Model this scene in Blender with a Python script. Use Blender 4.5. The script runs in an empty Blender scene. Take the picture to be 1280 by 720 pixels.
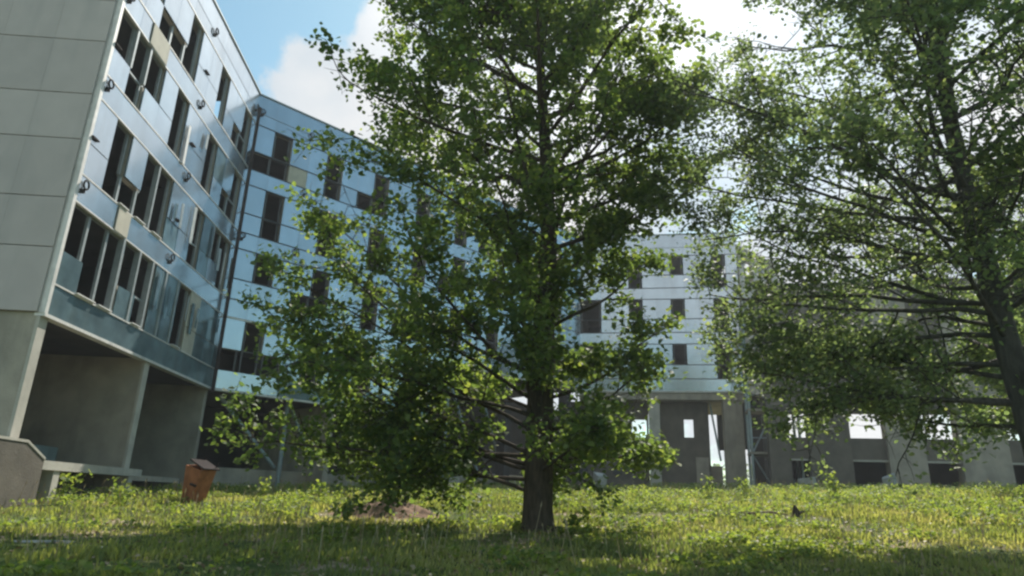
import bpy, math, random
import numpy as np
from math import radians, sin, cos, atan2, hypot, pi
from mathutils import Vector, Matrix, Euler

# ------------------------------------------------------------------ scene, camera, sky, sun
scn = bpy.context.scene
C = scn.collection
scn.render.engine = 'CYCLES'
scn.render.resolution_x, scn.render.resolution_y = 1024, 576
scn.view_settings.view_transform = 'Standard'
scn.view_settings.look = 'None'
scn.view_settings.gamma = 1
scn.view_settings.exposure = 0.6
scn.cycles.filter_width = 2.5
scn.cycles.max_bounces = 8
scn.cycles.transparent_max_bounces = 6

PITCH, ROLL, FPX = radians(17.6), radians(2.0), 844.0
fw = Vector((0, cos(PITCH), sin(PITCH)))
up0 = Vector((0, -sin(PITCH), cos(PITCH)))
rt0 = Vector((1, 0, 0))
rt = rt0 * cos(ROLL) + up0 * sin(ROLL)
up = up0 * cos(ROLL) - rt0 * sin(ROLL)
cam = bpy.data.cameras.new('camera')
cam.sensor_width = 36; cam.lens = 36 * FPX / 1280
cam.clip_start = 0.1; cam.clip_end = 3000
camo = bpy.data.objects.new('camera', cam); C.objects.link(camo)
M3 = Matrix((rt, up, -fw)).transposed()
camo.matrix_world = M3.to_4x4()
scn.camera = camo

SUN_AZ, SUN_EL = radians(20), radians(49)      # azimuth from +Y towards +X
sl = bpy.data.lights.new('sun', 'SUN'); sl.energy = 4.6; sl.angle = radians(0.5); sl.color = (1, .95, .86)
so = bpy.data.objects.new('sun', sl); C.objects.link(so)
sd = Vector((sin(SUN_AZ) * cos(SUN_EL), cos(SUN_AZ) * cos(SUN_EL), sin(SUN_EL)))
so.rotation_euler = sd.to_track_quat('Z', 'Y').to_euler()
so.location = (0, 0, 60)

w = bpy.data.worlds.new('World'); scn.world = w; w.use_nodes = True
nt = w.node_tree; N = nt.nodes; L = nt.links
bg = N['Background']; bg.inputs[1].default_value = 0.10
sky = N.new('ShaderNodeTexSky'); sky.sky_type = 'NISHITA'; sky.sun_disc = False
sky.sun_elevation = SUN_EL; sky.sun_rotation = SUN_AZ; sky.air_density = 1.0; sky.dust_density = 0.8; sky.ozone_density = 1.0
tc = N.new('ShaderNodeTexCoord')
def wn(kind, **kw):
    n = N.new(kind)
    for k, v in kw.items(): setattr(n, k, v)
    return n
def wmath(op, a, b=None, clamp=False):
    n = wn('ShaderNodeMath', operation=op, use_clamp=clamp)
    for i, v in enumerate((a, b)):
        if v is None: continue
        if isinstance(v, (int, float)): n.inputs[i].default_value = v
        else: L.new(v, n.inputs[i])
    return n.outputs[0]
def ray(px, py):
    d = rt * ((px - 640) / FPX) - up * ((py - 360) / FPX) + fw
    return d.normalized()
nz = wn('ShaderNodeTexNoise'); nz.inputs['Scale'].default_value = 6.5; nz.inputs['Detail'].default_value = 9; nz.inputs['Roughness'].default_value = .58
L.new(tc.outputs['Generated'], nz.inputs['Vector'])
nz2 = wn('ShaderNodeTexNoise'); nz2.inputs['Scale'].default_value = 3.2; nz2.inputs['Detail'].default_value = 7; nz2.inputs['Roughness'].default_value = .5
L.new(tc.outputs['Generated'], nz2.inputs['Vector'])
blobs = [(408, 112, 4.8), (450, 160, 6.5), (520, 110, 7), (600, 190, 11), (690, 90, 10), (800, 200, 13), (880, 30, 9), (930, 110, 10),
         (1060, 60, 13), (1210, 90, 14), (1060, 270, 11), (1330, 210, 12), (900, -160, 15), (1260, -200, 18), (640, 420, 16), (400, 330, 11), (1000, 430, 14)]
acc = None
blobs = [(ray(px, py), rd) for px, py, rd in blobs] + [(Vector((sin(radians(a)) * cos(radians(e)), cos(radians(a)) * cos(radians(e)), sin(radians(e)))), rd) for a, e, rd in ((187, 27, 17), (205, 30, 14), (240, 40, 16), (150, 55, 14))]
for d, rd in blobs:
    dp = wn('ShaderNodeVectorMath', operation='DOT_PRODUCT'); L.new(tc.outputs['Generated'], dp.inputs[0]); dp.inputs[1].default_value = d
    ang = wmath('ARCCOSINE', dp.outputs['Value'])
    v = wmath('SUBTRACT', 1.0, wmath('DIVIDE', ang, radians(rd)))
    acc = v if acc is None else wmath('SMOOTH_MAX', acc, v)
    if acc.node.operation == 'SMOOTH_MAX': acc.node.inputs[2].default_value = .25
field = wmath('ADD', acc, wmath('MULTIPLY', wmath('SUBTRACT', nz.outputs['Fac'], .5), 2.6))
# scattered clouds over the rest of the sky
sc = wmath('MULTIPLY', wmath('SUBTRACT', nz2.outputs['Fac'], .60), 5.0)
mask = wn('ShaderNodeMapRange', interpolation_type='SMOOTHSTEP'); L.new(field, mask.inputs[0]); mask.inputs[1].default_value = -.05; mask.inputs[2].default_value = .24
cr = wn('ShaderNodeValToRGB'); L.new(nz2.outputs['Fac'], cr.inputs[0])
cr.color_ramp.elements[0].position = .36; cr.color_ramp.elements[0].color = (.58, .70, .80, 1)
cr.color_ramp.elements[1].position = .60; cr.color_ramp.elements[1].color = (.97, .97, .97, 1)
cs = wn('ShaderNodeVectorMath', operation='SCALE'); L.new(cr.outputs[0], cs.inputs[0]); 
sdp = wn('ShaderNodeVectorMath', operation='DOT_PRODUCT'); L.new(tc.outputs['Generated'], sdp.inputs[0]); sdp.inputs[1].default_value = sd
glow = wn('ShaderNodeMapRange', interpolation_type='SMOOTHSTEP'); L.new(sdp.outputs['Value'], glow.inputs[0]); glow.inputs[1].default_value = .84; glow.inputs[2].default_value = 1.0; glow.inputs[3].default_value = 6.3; glow.inputs[4].default_value = 10
L.new(glow.outputs[0], cs.inputs[3])
skt = wn('ShaderNodeMix', data_type='RGBA', blend_type='MULTIPLY'); skt.inputs[0].default_value = 1
L.new(sky.outputs[0], skt.inputs[6]); skt.inputs[7].default_value = (1.0, 1.27, 1.09, 1)
mx = wn('ShaderNodeMix', data_type='RGBA'); L.new(mask.outputs[0], mx.inputs[0]); L.new(skt.outputs[2], mx.inputs[6]); L.new(cs.outputs[0], mx.inputs[7])
L.new(mx.outputs[2], bg.inputs[0])

# ------------------------------------------------------------------ materials
MATS = {}
def mat(name, col, rough=.8, metal=0, var=.15, scale=3.0, bump=0, bscale=20, stain=0, stain_col=(.1, .1, .09), spec=.4, obj_var=0, stretch=(1, 1, 1)):
    m = bpy.data.materials.new(name); m.use_nodes = True; MATS[name] = m
    t = m.node_tree; n = t.nodes; l = t.links; b = n['Principled BSDF']
    b.inputs['Roughness'].default_value = rough; b.inputs['Metallic'].default_value = metal; b.inputs['Specular IOR Level'].default_value = spec
    co = n.new('ShaderNodeNewGeometry'); mp = n.new('ShaderNodeMapping'); l.new(co.outputs['Position'], mp.inputs[0]); mp.inputs['Scale'].default_value = stretch
    a = n.new('ShaderNodeTexNoise'); a.inputs['Scale'].default_value = scale; a.inputs['Detail'].default_value = 6; l.new(mp.outputs[0], a.inputs['Vector'])
    r = n.new('ShaderNodeValToRGB'); l.new(a.outputs['Fac'], r.inputs[0])
    r.color_ramp.elements[0].position = .3; r.color_ramp.elements[0].color = tuple(c * (1 - var) for c in col) + (1,)
    r.color_ramp.elements[1].position = .7; r.color_ramp.elements[1].color = tuple(min(1, c * (1 + var)) for c in col) + (1,)
    out = r.outputs[0]
    if stain:
        s = n.new('ShaderNodeTexNoise'); s.inputs['Scale'].default_value = scale * .6; s.inputs['Detail'].default_value = 8
        m2 = n.new('ShaderNodeMapping'); m2.inputs['Scale'].default_value = (1.6, 1.6, .35); l.new(co.outputs['Position'], m2.inputs[0]); l.new(m2.outputs[0], s.inputs['Vector'])
        sr = n.new('ShaderNodeMapRange'); l.new(s.outputs['Fac'], sr.inputs[0]); sr.inputs[1].default_value = .5; sr.inputs[2].default_value = .72; sr.inputs[4].default_value = stain
        x = n.new('ShaderNodeMix'); x.data_type = 'RGBA'; l.new(sr.outputs[0], x.inputs[0]); l.new(out, x.inputs[6]); x.inputs[7].default_value = stain_col + (1,)
        out = x.outputs[2]
    if obj_var:
        oi = n.new('ShaderNodeObjectInfo'); mr = n.new('ShaderNodeMapRange'); l.new(oi.outputs['Random'], mr.inputs[0]); mr.inputs[3].default_value = 1 - obj_var; mr.inputs[4].default_value = 1 + obj_var * .6
        h = n.new('ShaderNodeHueSaturation'); l.new(out, h.inputs['Color']); l.new(mr.outputs[0], h.inputs['Value']); out = h.outputs[0]
    l.new(out, b.inputs['Base Color'])
    if bump:
        bn = n.new('ShaderNodeTexNoise'); bn.inputs['Scale'].default_value = bscale; bn.inputs['Detail'].default_value = 4; l.new(co.outputs['Position'], bn.inputs['Vector'])
        bb = n.new('ShaderNodeBump'); bb.inputs['Strength'].default_value = bump; bb.inputs['Distance'].default_value = .02; l.new(bn.outputs['Fac'], bb.inputs['Height']); l.new(bb.outputs[0], b.inputs['Normal'])
    return m
mat('panel', (.49, .545, .59), rough=.2, metal=.72, var=.08, scale=1.2, bump=.25, bscale=1.3, stain=.5, stain_col=(.33, .35, .35), obj_var=.14)
b_ = MATS['panel'].node_tree.nodes['Principled BSDF']; b_.inputs['Coat Weight'].default_value = 1; b_.inputs['Coat IOR'].default_value = 2.0; b_.inputs['Coat Roughness'].default_value = .1
mat('old_frame', (.10, .10, .10), rough=.7, var=.2)
mat('dirty_glass', (.16, .23, .25), rough=.12, metal=.35, var=.25, scale=2, bump=.2, bscale=2, stain=.5, stain_col=(.2, .24, .22), obj_var=.25, spec=.6)
mat('gable_panel', (.50, .445, .42), rough=.62, var=.05, scale=1.5, stain=.25, stain_col=(.22, .23, .23), obj_var=.07)
mat('concrete', (.39, .345, .28), rough=.9, var=.16, scale=1.5, bump=.5, stain=.5, stain_col=(.15, .145, .125))
mat('pale_concrete', (.48, .45, .39), rough=.9, var=.12, scale=2.5, bump=.4, stain=.3, stain_col=(.25, .24, .21))
mat('brown_concrete', (.15, .13, .105), rough=.95, var=.2, scale=1.4, bump=.5, stain=.5, stain_col=(.09, .085, .07))
mat('interior_shade', (.05, .045, .044), rough=.95, var=.25, scale=1)  # inner concrete, with the shade behind the openings put into its colour
mat('beige_board', (.50, .46, .37), rough=.85, var=.1, scale=3, stain=.3, stain_col=(.3, .28, .22))
mat('frame_metal', (.34, .37, .37), rough=.5, metal=.4, var=.12, scale=5)
mat('pale_trim', (.72, .69, .65), rough=.55, metal=.2, var=.1, scale=5, stain=.35, stain_col=(.3, .28, .26))
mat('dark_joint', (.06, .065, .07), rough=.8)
mat('steel', (.30, .36, .38), rough=.5, metal=.5, var=.15, scale=6, stain=.4, stain_col=(.2, .14, .1))
mat('rust', (.34, .135, .06), rough=.75, metal=.1, var=.25, scale=5, bump=.3, stain=.6, stain_col=(.15, .06, .035))
mat('dark_steel', (.05, .04, .038), rough=.95, spec=.1, var=.2)
mat('teal_board', (.22, .28, .28), rough=.8, var=.12, scale=2, stain=.4)
mat('bark', (.068, .05, .035), rough=.95, var=.4, scale=14, bump=1.0, bscale=30, stretch=(1, 1, .25))
mat('bark_grey', (.07, .063, .052), rough=.95, var=.4, scale=14, bump=1.0, bscale=30, stretch=(1, 1, .25))
mat('soil', (.20, .125, .085), rough=1, var=.35, scale=7, bump=1, bscale=14)
mat('rubble', (.42, .41, .38), rough=.9, var=.2, scale=6, bump=.6)
mat('dead_wood', (.19, .12, .08), rough=.9, var=.3, scale=9)
mat('far_green', (.075, .10, .06), rough=1, var=.4, scale=.4, bump=1, bscale=.6)

def leaf_mat(name, cols, trans=.45, rough=.55, tcol=(1.3, 1.25, .5), spec=.25):
    m = bpy.data.materials.new(name); m.use_nodes = True; MATS[name] = m
    t = m.node_tree; n = t.nodes; l = t.links; n.remove(n['Principled BSDF']); o = n['Material Output']
    at = n.new('ShaderNodeAttribute'); at.attribute_name = 'tone'
    r = n.new('ShaderNodeValToRGB'); l.new(at.outputs['Fac'], r.inputs[0])
    while len(r.color_ramp.elements) < len(cols): r.color_ramp.elements.new(.5)
    for i, c in enumerate(cols):
        r.color_ramp.elements[i].position = i / (len(cols) - 1); r.color_ramp.elements[i].color = tuple(c) + (1,)
    b = n.new('ShaderNodeBsdfPrincipled'); b.inputs['Roughness'].default_value = rough; b.inputs['Specular IOR Level'].default_value = spec; l.new(r.outputs[0], b.inputs['Base Color'])
    tr = n.new('ShaderNodeBsdfTranslucent'); mm = n.new('ShaderNodeMix'); mm.data_type = 'RGBA'; mm.blend_type = 'MULTIPLY'; mm.inputs[0].default_value = 1
    l.new(r.outputs[0], mm.inputs[6]); mm.inputs[7].default_value = tuple(tcol) + (1,); l.new(mm.outputs[2], tr.inputs[0])
    ms = n.new('ShaderNodeMixShader'); ms.inputs[0].default_value = trans; l.new(b.outputs[0], ms.inputs[1]); l.new(tr.outputs[0], ms.inputs[2]); l.new(ms.outputs[0], o.inputs[0])
    return m
leaf_mat('leaf_main', [(.065, .095, .045), (.10, .135, .055), (.145, .18, .065), (.22, .235, .08)], trans=.5, tcol=(2.1, 2.3, 1.0))
leaf_mat('leaf_grey', [(.075, .105, .065), (.115, .15, .08), (.16, .20, .10), (.23, .25, .12)], trans=.5, tcol=(2.3, 2.4, 1.3), spec=.45)
leaf_mat('grass_blade', [(.12, .15, .06), (.20, .225, .08), (.29, .29, .115), (.42, .37, .22)], trans=.5, tcol=(1.9, 1.9, .9))
leaf_mat('weed_leaf', [(.10, .15, .05), (.16, .21, .06), (.23, .27, .08), (.30, .31, .11)], trans=.5, tcol=(2, 2, .8))

# ------------------------------------------------------------------ mesh helpers
def link_mesh(name, v, f, m, parent=None, smooth=False, tone=None):
    me = bpy.data.meshes.new(name); me.from_pydata([tuple(a) for a in v], [], f); me.update()
    if smooth: me.polygons.foreach_set('use_smooth', [True] * len(me.polygons))
    me.materials.append(MATS[m]); o = bpy.data.objects.new(name, me); C.objects.link(o)
    if parent: o.parent = parent
    return o
def np_mesh(name, v, idx, k, m, parent=None, tone=None, smooth=False):
    """v (n,3) float, idx (faces,k) int: fast mesh of k-gons"""
    me = bpy.data.meshes.new(name); nf = len(idx)
    me.vertices.add(len(v)); me.vertices.foreach_set('co', np.asarray(v, 'f').ravel())
    me.loops.add(nf * k); me.loops.foreach_set('vertex_index', np.asarray(idx, 'i').ravel())
    me.polygons.add(nf); me.polygons.foreach_set('loop_start', np.arange(0, nf * k, k, dtype='i')); me.polygons.foreach_set('loop_total', np.full(nf, k, 'i'))
    me.update(calc_edges=True)
    if smooth: me.polygons.foreach_set('use_smooth', np.ones(nf, bool))
    if tone is not None:
        a = me.attributes.new('tone', 'FLOAT', 'FACE'); a.data.foreach_set('value', np.asarray(tone, 'f'))
    me.materials.append(MATS[m]); o = bpy.data.objects.new(name, me); C.objects.link(o)
    if parent: o.parent = parent
    return o
class MB:
    def __init__(s): s.v = []; s.f = []
    def box(s, x0, x1, y0, y1, z0, z1, fr=None):
        b = len(s.v)
        for x in (x0, x1):
            for y in (y0, y1):
                for z in (z0, z1): s.v.append(Vector((x, y, z)) if fr is None else fr(x, y, z))
        for q in ((0, 1, 3, 2), (4, 6, 7, 5), (0, 4, 5, 1), (2, 3, 7, 6), (0, 2, 6, 4), (1, 5, 7, 3)): s.f.append([b + i for i in q])
        return s
    def bar(s, p, q, r, n=6, r2=None):
        p = Vector(p); q = Vector(q); d = (q - p).normalized(); a = d.orthogonal().normalized(); c = d.cross(a); b = len(s.v); r2 = r if r2 is None else r2
        for P, R in ((p, r), (q, r2)):
            for i in range(n): s.v.append(P + (a * cos(2 * pi * i / n) + c * sin(2 * pi * i / n)) * R)
        for i in range(n): j = (i + 1) % n; s.f.append([b + i, b + j, b + n + j, b + n + i])
        s.f.append([b + i for i in range(n)][::-1]); s.f.append([b + n + i for i in range(n)])
        return s
    def build(s, name, m, parent=None, smooth=False): return link_mesh(name, s.v, s.f, m, parent, smooth)
def empty(name, loc, label, cat, group=None, rz=0):
    o = bpy.data.objects.new(name, None); C.objects.link(o); o.location = loc; o.rotation_euler = (0, 0, rz); o.empty_display_size = .3
    o['label'] = label; o['category'] = cat
    if group: o['group'] = group
    return o
def tag(o, label, cat, group=None):
    o['label'] = label; o['category'] = cat
    if group: o['group'] = group
    return o

# ------------------------------------------------------------------ terrain
RR = [0, 9, 16, 25, 35, 50, 100, 400, 3000]; RZ = [-1.05, -.87, -.61, -.02, .5, 1.05, 1.5, 1.8, 1.8]
rs = np.random.RandomState(7)
_tab = rs.rand(256, 256)
def vnoise(x, y):
    x = np.asarray(x, float); y = np.asarray(y, float)
    xi = np.floor(x).astype(int); yi = np.floor(y).astype(int); fx = x - xi; fy = y - yi
    fx = fx * fx * (3 - 2 * fx); fy = fy * fy * (3 - 2 * fy)
    g = lambda a, b: _tab[a % 256, b % 256]
    return (g(xi, yi) * (1 - fx) + g(xi + 1, yi) * fx) * (1 - fy) + (g(xi, yi + 1) * (1 - fx) + g(xi + 1, yi + 1) * fx) * fy
def fbm(x, y, o=3):
    s = 0; a = .5
    for i in range(o): s = s + a * vnoise(x * 2 ** i + 17 * i, y * 2 ** i + 5 * i); a *= .5
    return s / (1 - .5 ** o)
def gz(x, y):
    x = np.asarray(x, float); y = np.asarray(y, float); r = np.hypot(x, y)
    z = np.interp(r, RR, RZ) + np.clip(x, -40, 40) * .024 * np.clip((r - 8) / 14, 0, 1)
    return z + (fbm(x * .35 + 40, y * .35 + 40) - .5) * .16 * np.clip(1 - r / 120, 0, 1)
g = np.concatenate([-np.geomspace(1, 2500, 60)[::-1] ** 1.0 - 30, np.linspace(-30, 30, 161), np.geomspace(1, 2500, 60) + 30])
GX, GY = np.meshgrid(g, g + 15); GV = np.stack([GX, GY, gz(GX, GY)], -1).reshape(-1, 3); n = len(g)
I = (np.arange(n - 1)[:, None] * n + np.arange(n - 1)[None]).ravel(); GI = np.stack([I, I + 1, I + n + 1, I + n], -1)
m = bpy.data.materials.new('ground'); m.use_nodes = True; MATS['ground'] = m
t = m.node_tree; nn = t.nodes; ll = t.links; b = nn['Principled BSDF']; b.inputs['Roughness'].default_value = 1; b.inputs['Specular IOR Level'].default_value = .1
ge = nn.new('ShaderNodeNewGeometry')
def gn(sc, det=5):
    a = nn.new('ShaderNodeTexNoise'); a.inputs['Scale'].default_value = sc; a.inputs['Detail'].default_value = det; ll.new(ge.outputs['Position'], a.inputs['Vector']); return a.outputs['Fac']
def ramp(f, p0, c0, p1, c1):
    r = nn.new('ShaderNodeValToRGB'); ll.new(f, r.inputs[0]); r.color_ramp.elements[0].position = p0; r.color_ramp.elements[0].color = c0 + (1,); r.color_ramp.elements[1].position = p1; r.color_ramp.elements[1].color = c1 + (1,); return r.outputs[0]
def mixc(f, a, c):
    x = nn.new('ShaderNodeMix'); x.data_type = 'RGBA'; ll.new(f, x.inputs[0]); ll.new(a, x.inputs[6]); ll.new(c, x.inputs[7]); return x.outputs[2]
gc = ramp(gn(2.2), .35, (.05, .075, .022), .65, (.12, .14, .045)); sc_ = ramp(gn(5), .3, (.20, .15, .10), .7, (.38, .32, .22))
ll.new(mixc(ramp(gn(.55, 6), .5, (0, 0, 0), .62, (1, 1, 1)), gc, sc_), b.inputs['Base Color'])
bn = nn.new('ShaderNodeBump'); bn.inputs['Strength'].default_value = .8; bn.inputs['Distance'].default_value = .04; ll.new(gn(18), bn.inputs['Height']); ll.new(bn.outputs[0], b.inputs['Normal'])
ground = np_mesh('ground', GV, GI, 4, 'ground', smooth=True); ground['kind'] = 'structure'

# ------------------------------------------------------------------ the abandoned building
A = Vector((-12.66, 17.6, 0)); B = Vector((-13.40, 30.26, 0)); Cc = Vector((5.07, 48.3, 0)); E = Vector((16.3, 46.26, 0))
ROOF = 19.5
def top(k): return 7.78 + 3.35 * k      # window head of storey k
rnd = random.Random(3)
bld = empty('abandoned_building', (-12.66, 17.6, -.5), 'long derelict polygonal block clad in mirror-like blue metal panels with empty window holes', 'building')
bld_inv = Matrix.Translation(-bld.location)
meshcache = {}
def cached_box(name, wdt, hgt, dep, m, bevel=.006):
    key = (name, round(wdt, 2), round(hgt, 2), round(dep, 3), m)
    if key not in meshcache:
        v = []; W2, H2 = wdt / 2, hgt / 2; e = min(bevel, dep * .45)
        for x, z in ((-W2, -H2), (W2, -H2), (W2, H2), (-W2, H2)): v.append((x, 0, z))
        for x, z in ((-W2, -H2), (W2, -H2), (W2, H2), (-W2, H2)): v.append((x, dep - e, z))
        for x, z in ((-W2 + e, -H2 + e), (W2 - e, -H2 + e), (W2 - e, H2 - e), (-W2 + e, H2 - e)): v.append((x, dep, z))
        f = [(0, 1, 2, 3)] + [(i, i + 4, (i + 1) % 4 + 4, (i + 1) % 4) for i in range(4)] + [(i + 4, i + 8, (i + 1) % 4 + 8, (i + 1) % 4 + 4) for i in range(4)] + [(11, 10, 9, 8)]
        me = bpy.data.meshes.new(name); me.from_pydata(v, [], f); me.materials.append(MATS[m]); me.update(); meshcache[key] = me
    return meshcache[key]
class Wing:
    """local frame: s along the wall, n outwards, z up"""
    def __init__(s, name, P, Q, label=None):
        s.P = P; s.u = (Q - P).normalized(); s.n = Vector((s.u.y, -s.u.x, 0)); s.len = (Q - P).length
        s.name = name; s.body = MB()
        s.rot = Matrix((s.u, s.n, Vector((0, 0, 1)))).transposed()
        # (u, n, z) is left-handed here; piece meshes are mirrored symmetric so flip u
        s.rot = Matrix((-s.u, s.n, Vector((0, 0, 1)))).transposed()
        s.label = label
    def fr(s, a, b, z): p = s.P + s.u * a + s.n * b; return Vector((p.x, p.y, z)) - bld.location
    def slab(s, a0, a1, n0, n1, z0, z1):
        s.body.box(a0, a1, n0, n1, z0, z1, s.fr)
        if not hasattr(s, 'mi'): s.mi = []
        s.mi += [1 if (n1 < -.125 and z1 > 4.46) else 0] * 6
    def finish(s):
        s.o = s.body.build('wing', 'concrete', bld)
        if s.label: s.o['label'] = s.label
        return s.o
    def piece(s, name, a0, a1, z0, z1, dep, m, off=.1, gap=.012, tilt=.25, yaw=0, roll=0, label=None, gx=None):
        me = cached_box(name, a1 - a0 - (.5 * gap if gx is None else gx), z1 - z0 - 2 * gap, dep, m)
        o = bpy.data.objects.new(name, me); C.objects.link(o); o.parent = s.o
        loc = s.fr((a0 + a1) / 2, off, (z0 + z1) / 2)
        t = radians(tilt)
        R = s.rot.to_4x4() @ Euler((rnd.uniform(-t, t), radians(roll), rnd.uniform(-t, t) + radians(yaw))).to_matrix().to_4x4()
        o.matrix_local = Matrix.Translation(loc) @ R
        if label: o['label'] = label
        return o
    def part(s, name, mb, m, label=None):
        o = mb.build(name, m, s.o)
        if label: o['label'] = label
        return o

def clad(wg, s0, mod, ncol, storeys, opens, glass, beige, zfoot, joints, length, seam_mods=3, open_below=None, mullions=(), skip=()):
    """storeys: list of k; opens[k] = (set upper cols, set lower cols)"""
    bnd = [s0 + mod * i for i in range(ncol)] + [length]
    bnd[0] = 0.06
    for k in storeys:
        T = top(k); Mz = T - 1.5; S = T - 2.5; F = T - 3.35
        up_, lo_ = opens.get(k, (set(), set()))
        first = storeys[0]
        for i in range(len(bnd) - 1):
            a0, a1 = bnd[i], bnd[i + 1]
            if a1 - a0 < .12: continue
            for row, (z0, z1, op) in enumerate(((S, Mz, lo_), (Mz, T, up_))):
                key = (k, i, row)
                if key in skip: wg.slab(a0, a1, -.12, .06, z0, z1); continue
                if i in op:
                    # window hole with frame
                    mb = MB(); e = .045
                    left_open = (i - 1) in op; right_open = (i + 1) in op
                    fr = wg.fr; d0, d1 = -.06, .03
                    mb.box(a0 + (.0 if left_open else .10), a0 + (.055 if left_open else .16), d0, d1, z0, z1, fr)
                    mb.box(a1 - (.055 if right_open else .16), a1 - (.0 if right_open else .10), d0, d1, z0, z1, fr)
                    if row == 0: mb.box(a0 + .06, a1 - .06, d0 + .002, d1 + .004, z0, z0 + .06, fr)
                    else: mb.box(a0 + .06, a1 - .06, d0 + .002, d1 + .004, z1 - .05, z1, fr)
                    if row == 1 and rnd.random() < .55: mb.box(a0 + .06, a1 - .06, d0 + .003, d1 - .002, z0 - .03, z0 + .03, fr)
                    wg.part('window_frame', mb, 'frame_metal' if not joints else 'old_frame')
                    continue
                wg.slab(a0 - .0, a1 + .0, -.12, .06, z0, z1)
                if key in beige: wg.piece('board', a0, a1, z0, z1, .04, 'beige_board', tilt=.4, label='bare beige board where the metal is missing')
                elif key in glass: wg.piece('glass_panel', a0, a1, z0, z1, .03, 'dirty_glass', tilt=1.0)
                else: wg.piece('panel', a0, a1, z0, z1, .045, 'panel')
        # spandrel band below the sill
        wg.slab(0, length, -.12, .06, F + .0, S)
        i = 0
        while i < len(bnd) - 1:
            j = min(i + seam_mods, len(bnd) - 1)
            if i == 0: j = 1
            zz = [(F, S)] if not joints else [(F, S)]
            for z0, z1 in zz:
                if ('band', k, i) in beige: wg.piece('board', bnd[i], bnd[j], z0, z1, .04, 'beige_board', label='bare beige board where the metal is missing')
                elif ('band', k, i) in glass: wg.piece('glass_panel', bnd[i], bnd[j], z0, z1, .03, 'dirty_glass', tilt=.8)
                else: wg.piece('panel', bnd[i], bnd[j], z0, z1, .045, 'panel')
            i = j
    # parapet
    T = top(storeys[-1])
    wg.slab(0, length, -.3, .06, T, ROOF - .1)
    i = 0
    while i < len(bnd) - 1:
        j = min(i + (1 if i == 0 else seam_mods), len(bnd) - 1)
        for z0, z1 in ((T, T + .65), (T + .65, ROOF)): wg.piece('panel', bnd[i], bnd[j], z0, z1, .045, 'panel')
        i = j
    cp = MB(); cp.box(-.02, length + .02, -.35, .2, ROOF, ROOF + .07, wg.fr); wg.part('coping', cp, 'frame_metal')
    # head and sill rails
    for k in storeys:
        for z in ((top(k), top(k) - 2.5) if not joints else (top(k), top(k) - 1.5, top(k) - 2.5)):
            r = MB(); e_ = .022 if not joints else .032; r.box(.03, length - .03, .061, .165 if not joints else .152, z - e_, z + e_, wg.fr); wg.part('rail', r, 'pale_trim' if not joints else 'dark_joint')
    r = MB(); z = top(storeys[0]) - 3.35
    r.box(-.02, length, -.1, .18, z - .09, z - .003, wg.fr); wg.part('rail', r, 'pale_trim')

def shell(wg, k0, length, depth=7, zb=None, parts=6.3):
    """floor slabs, rear wall, roof and cross walls of a wing"""
    for k in range(k0, 4):
        F = top(k) - 3.35
        wg.slab(0, length, -depth, -.13, F + .02, F + .3)
    wg.slab(0, length, -depth, -.31, ROOF - .5, ROOF - .12)
    F0 = top(k0) - 3.35
    wg.slab(0, length, -depth - .2, -depth - .001, F0, ROOF - .1)
    s = 0.0
    a = [0.0]
    while a[-1] + parts < length - 2: a.append(a[-1] + parts)
    a.append(length - .26)
    for s in a:
        for k in range(k0, 4):
            F = top(k) - 3.35
            wg.slab(s + .02, s + .24, -depth + .01, -.14, F + .31, F + 3.36)

# ---- left wing (seen steeply from the side)
W1 = Wing('left', A, B, 'leftmost wing, steeply foreshortened, with a grey end wall and an open ground floor')
op1 = {0: ({0, 1, 2, 3, 4, 7}, {1, 2, 4, 7}),
       1: ({1, 3, 4, 7, 9, 10}, {1, 2, 3, 4, 7, 10}),
       2: ({0, 1, 2, 4, 7, 10}, {1, 4, 7, 9, 10}),
       3: ({1, 4, 7, 10}, {2, 3, 4, 7, 9, 10})}
gl1 = {(0, i, r) for i in (3, 5, 6) for r in (0, 1)} | {(0, 0, 0), ('band', 0, 0), ('band', 0, 1), ('band', 0, 4), ('band', 0, 7), ('band', 0, 10)} | {(0, 9, 0), (0, 9, 1), (0, 10, 0), (0, 10, 1), (0, 11, 0), (1, 5, 0), (1, 8, 1), (1, 8, 0), (2, 8, 1)}
be1 = {('band', 1, 4), (0, 8, 0), (0, 8, 1)}
be1 = {(0, 8, 0), (0, 8, 1)}
W1.finish_later = True
# the wing body must exist before its pieces: build body object last by swapping mesh in
def begin(wg):
    me = bpy.data.meshes.new('wing'); wg.o = bpy.data.objects.new('wing', me); C.objects.link(wg.o); wg.o.parent = bld
    if wg.label: wg.o['label'] = wg.label
def end(wg, m='concrete'):
    wg.o.data.from_pydata([tuple(v) for v in wg.body.v], [], wg.body.f); wg.o.data.materials.append(MATS[m]); wg.o.data.materials.append(MATS['interior_shade']); wg.o.data.polygons.foreach_set('material_index', wg.mi); wg.o.data.update()
begin(W1)
clad(W1, .10, 1.09, 12, [0, 1, 2, 3], op1, gl1, be1, 4.4, False, 12.66)
shell(W1, 0, 12.66, depth=9)
# beige boards laid bare in the bands
W1.piece('board', 1.9, 3.2, top(3) - 3.35, top(3) - 2.5, .03, 'beige_board', off=.16, label='bare beige board where the metal is missing')
W1.piece('board', 2.3, 3.1, top(1) - 3.35, top(1) - 2.5, .03, 'beige_board', off=.16, label='bare beige board where the metal is missing')
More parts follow.
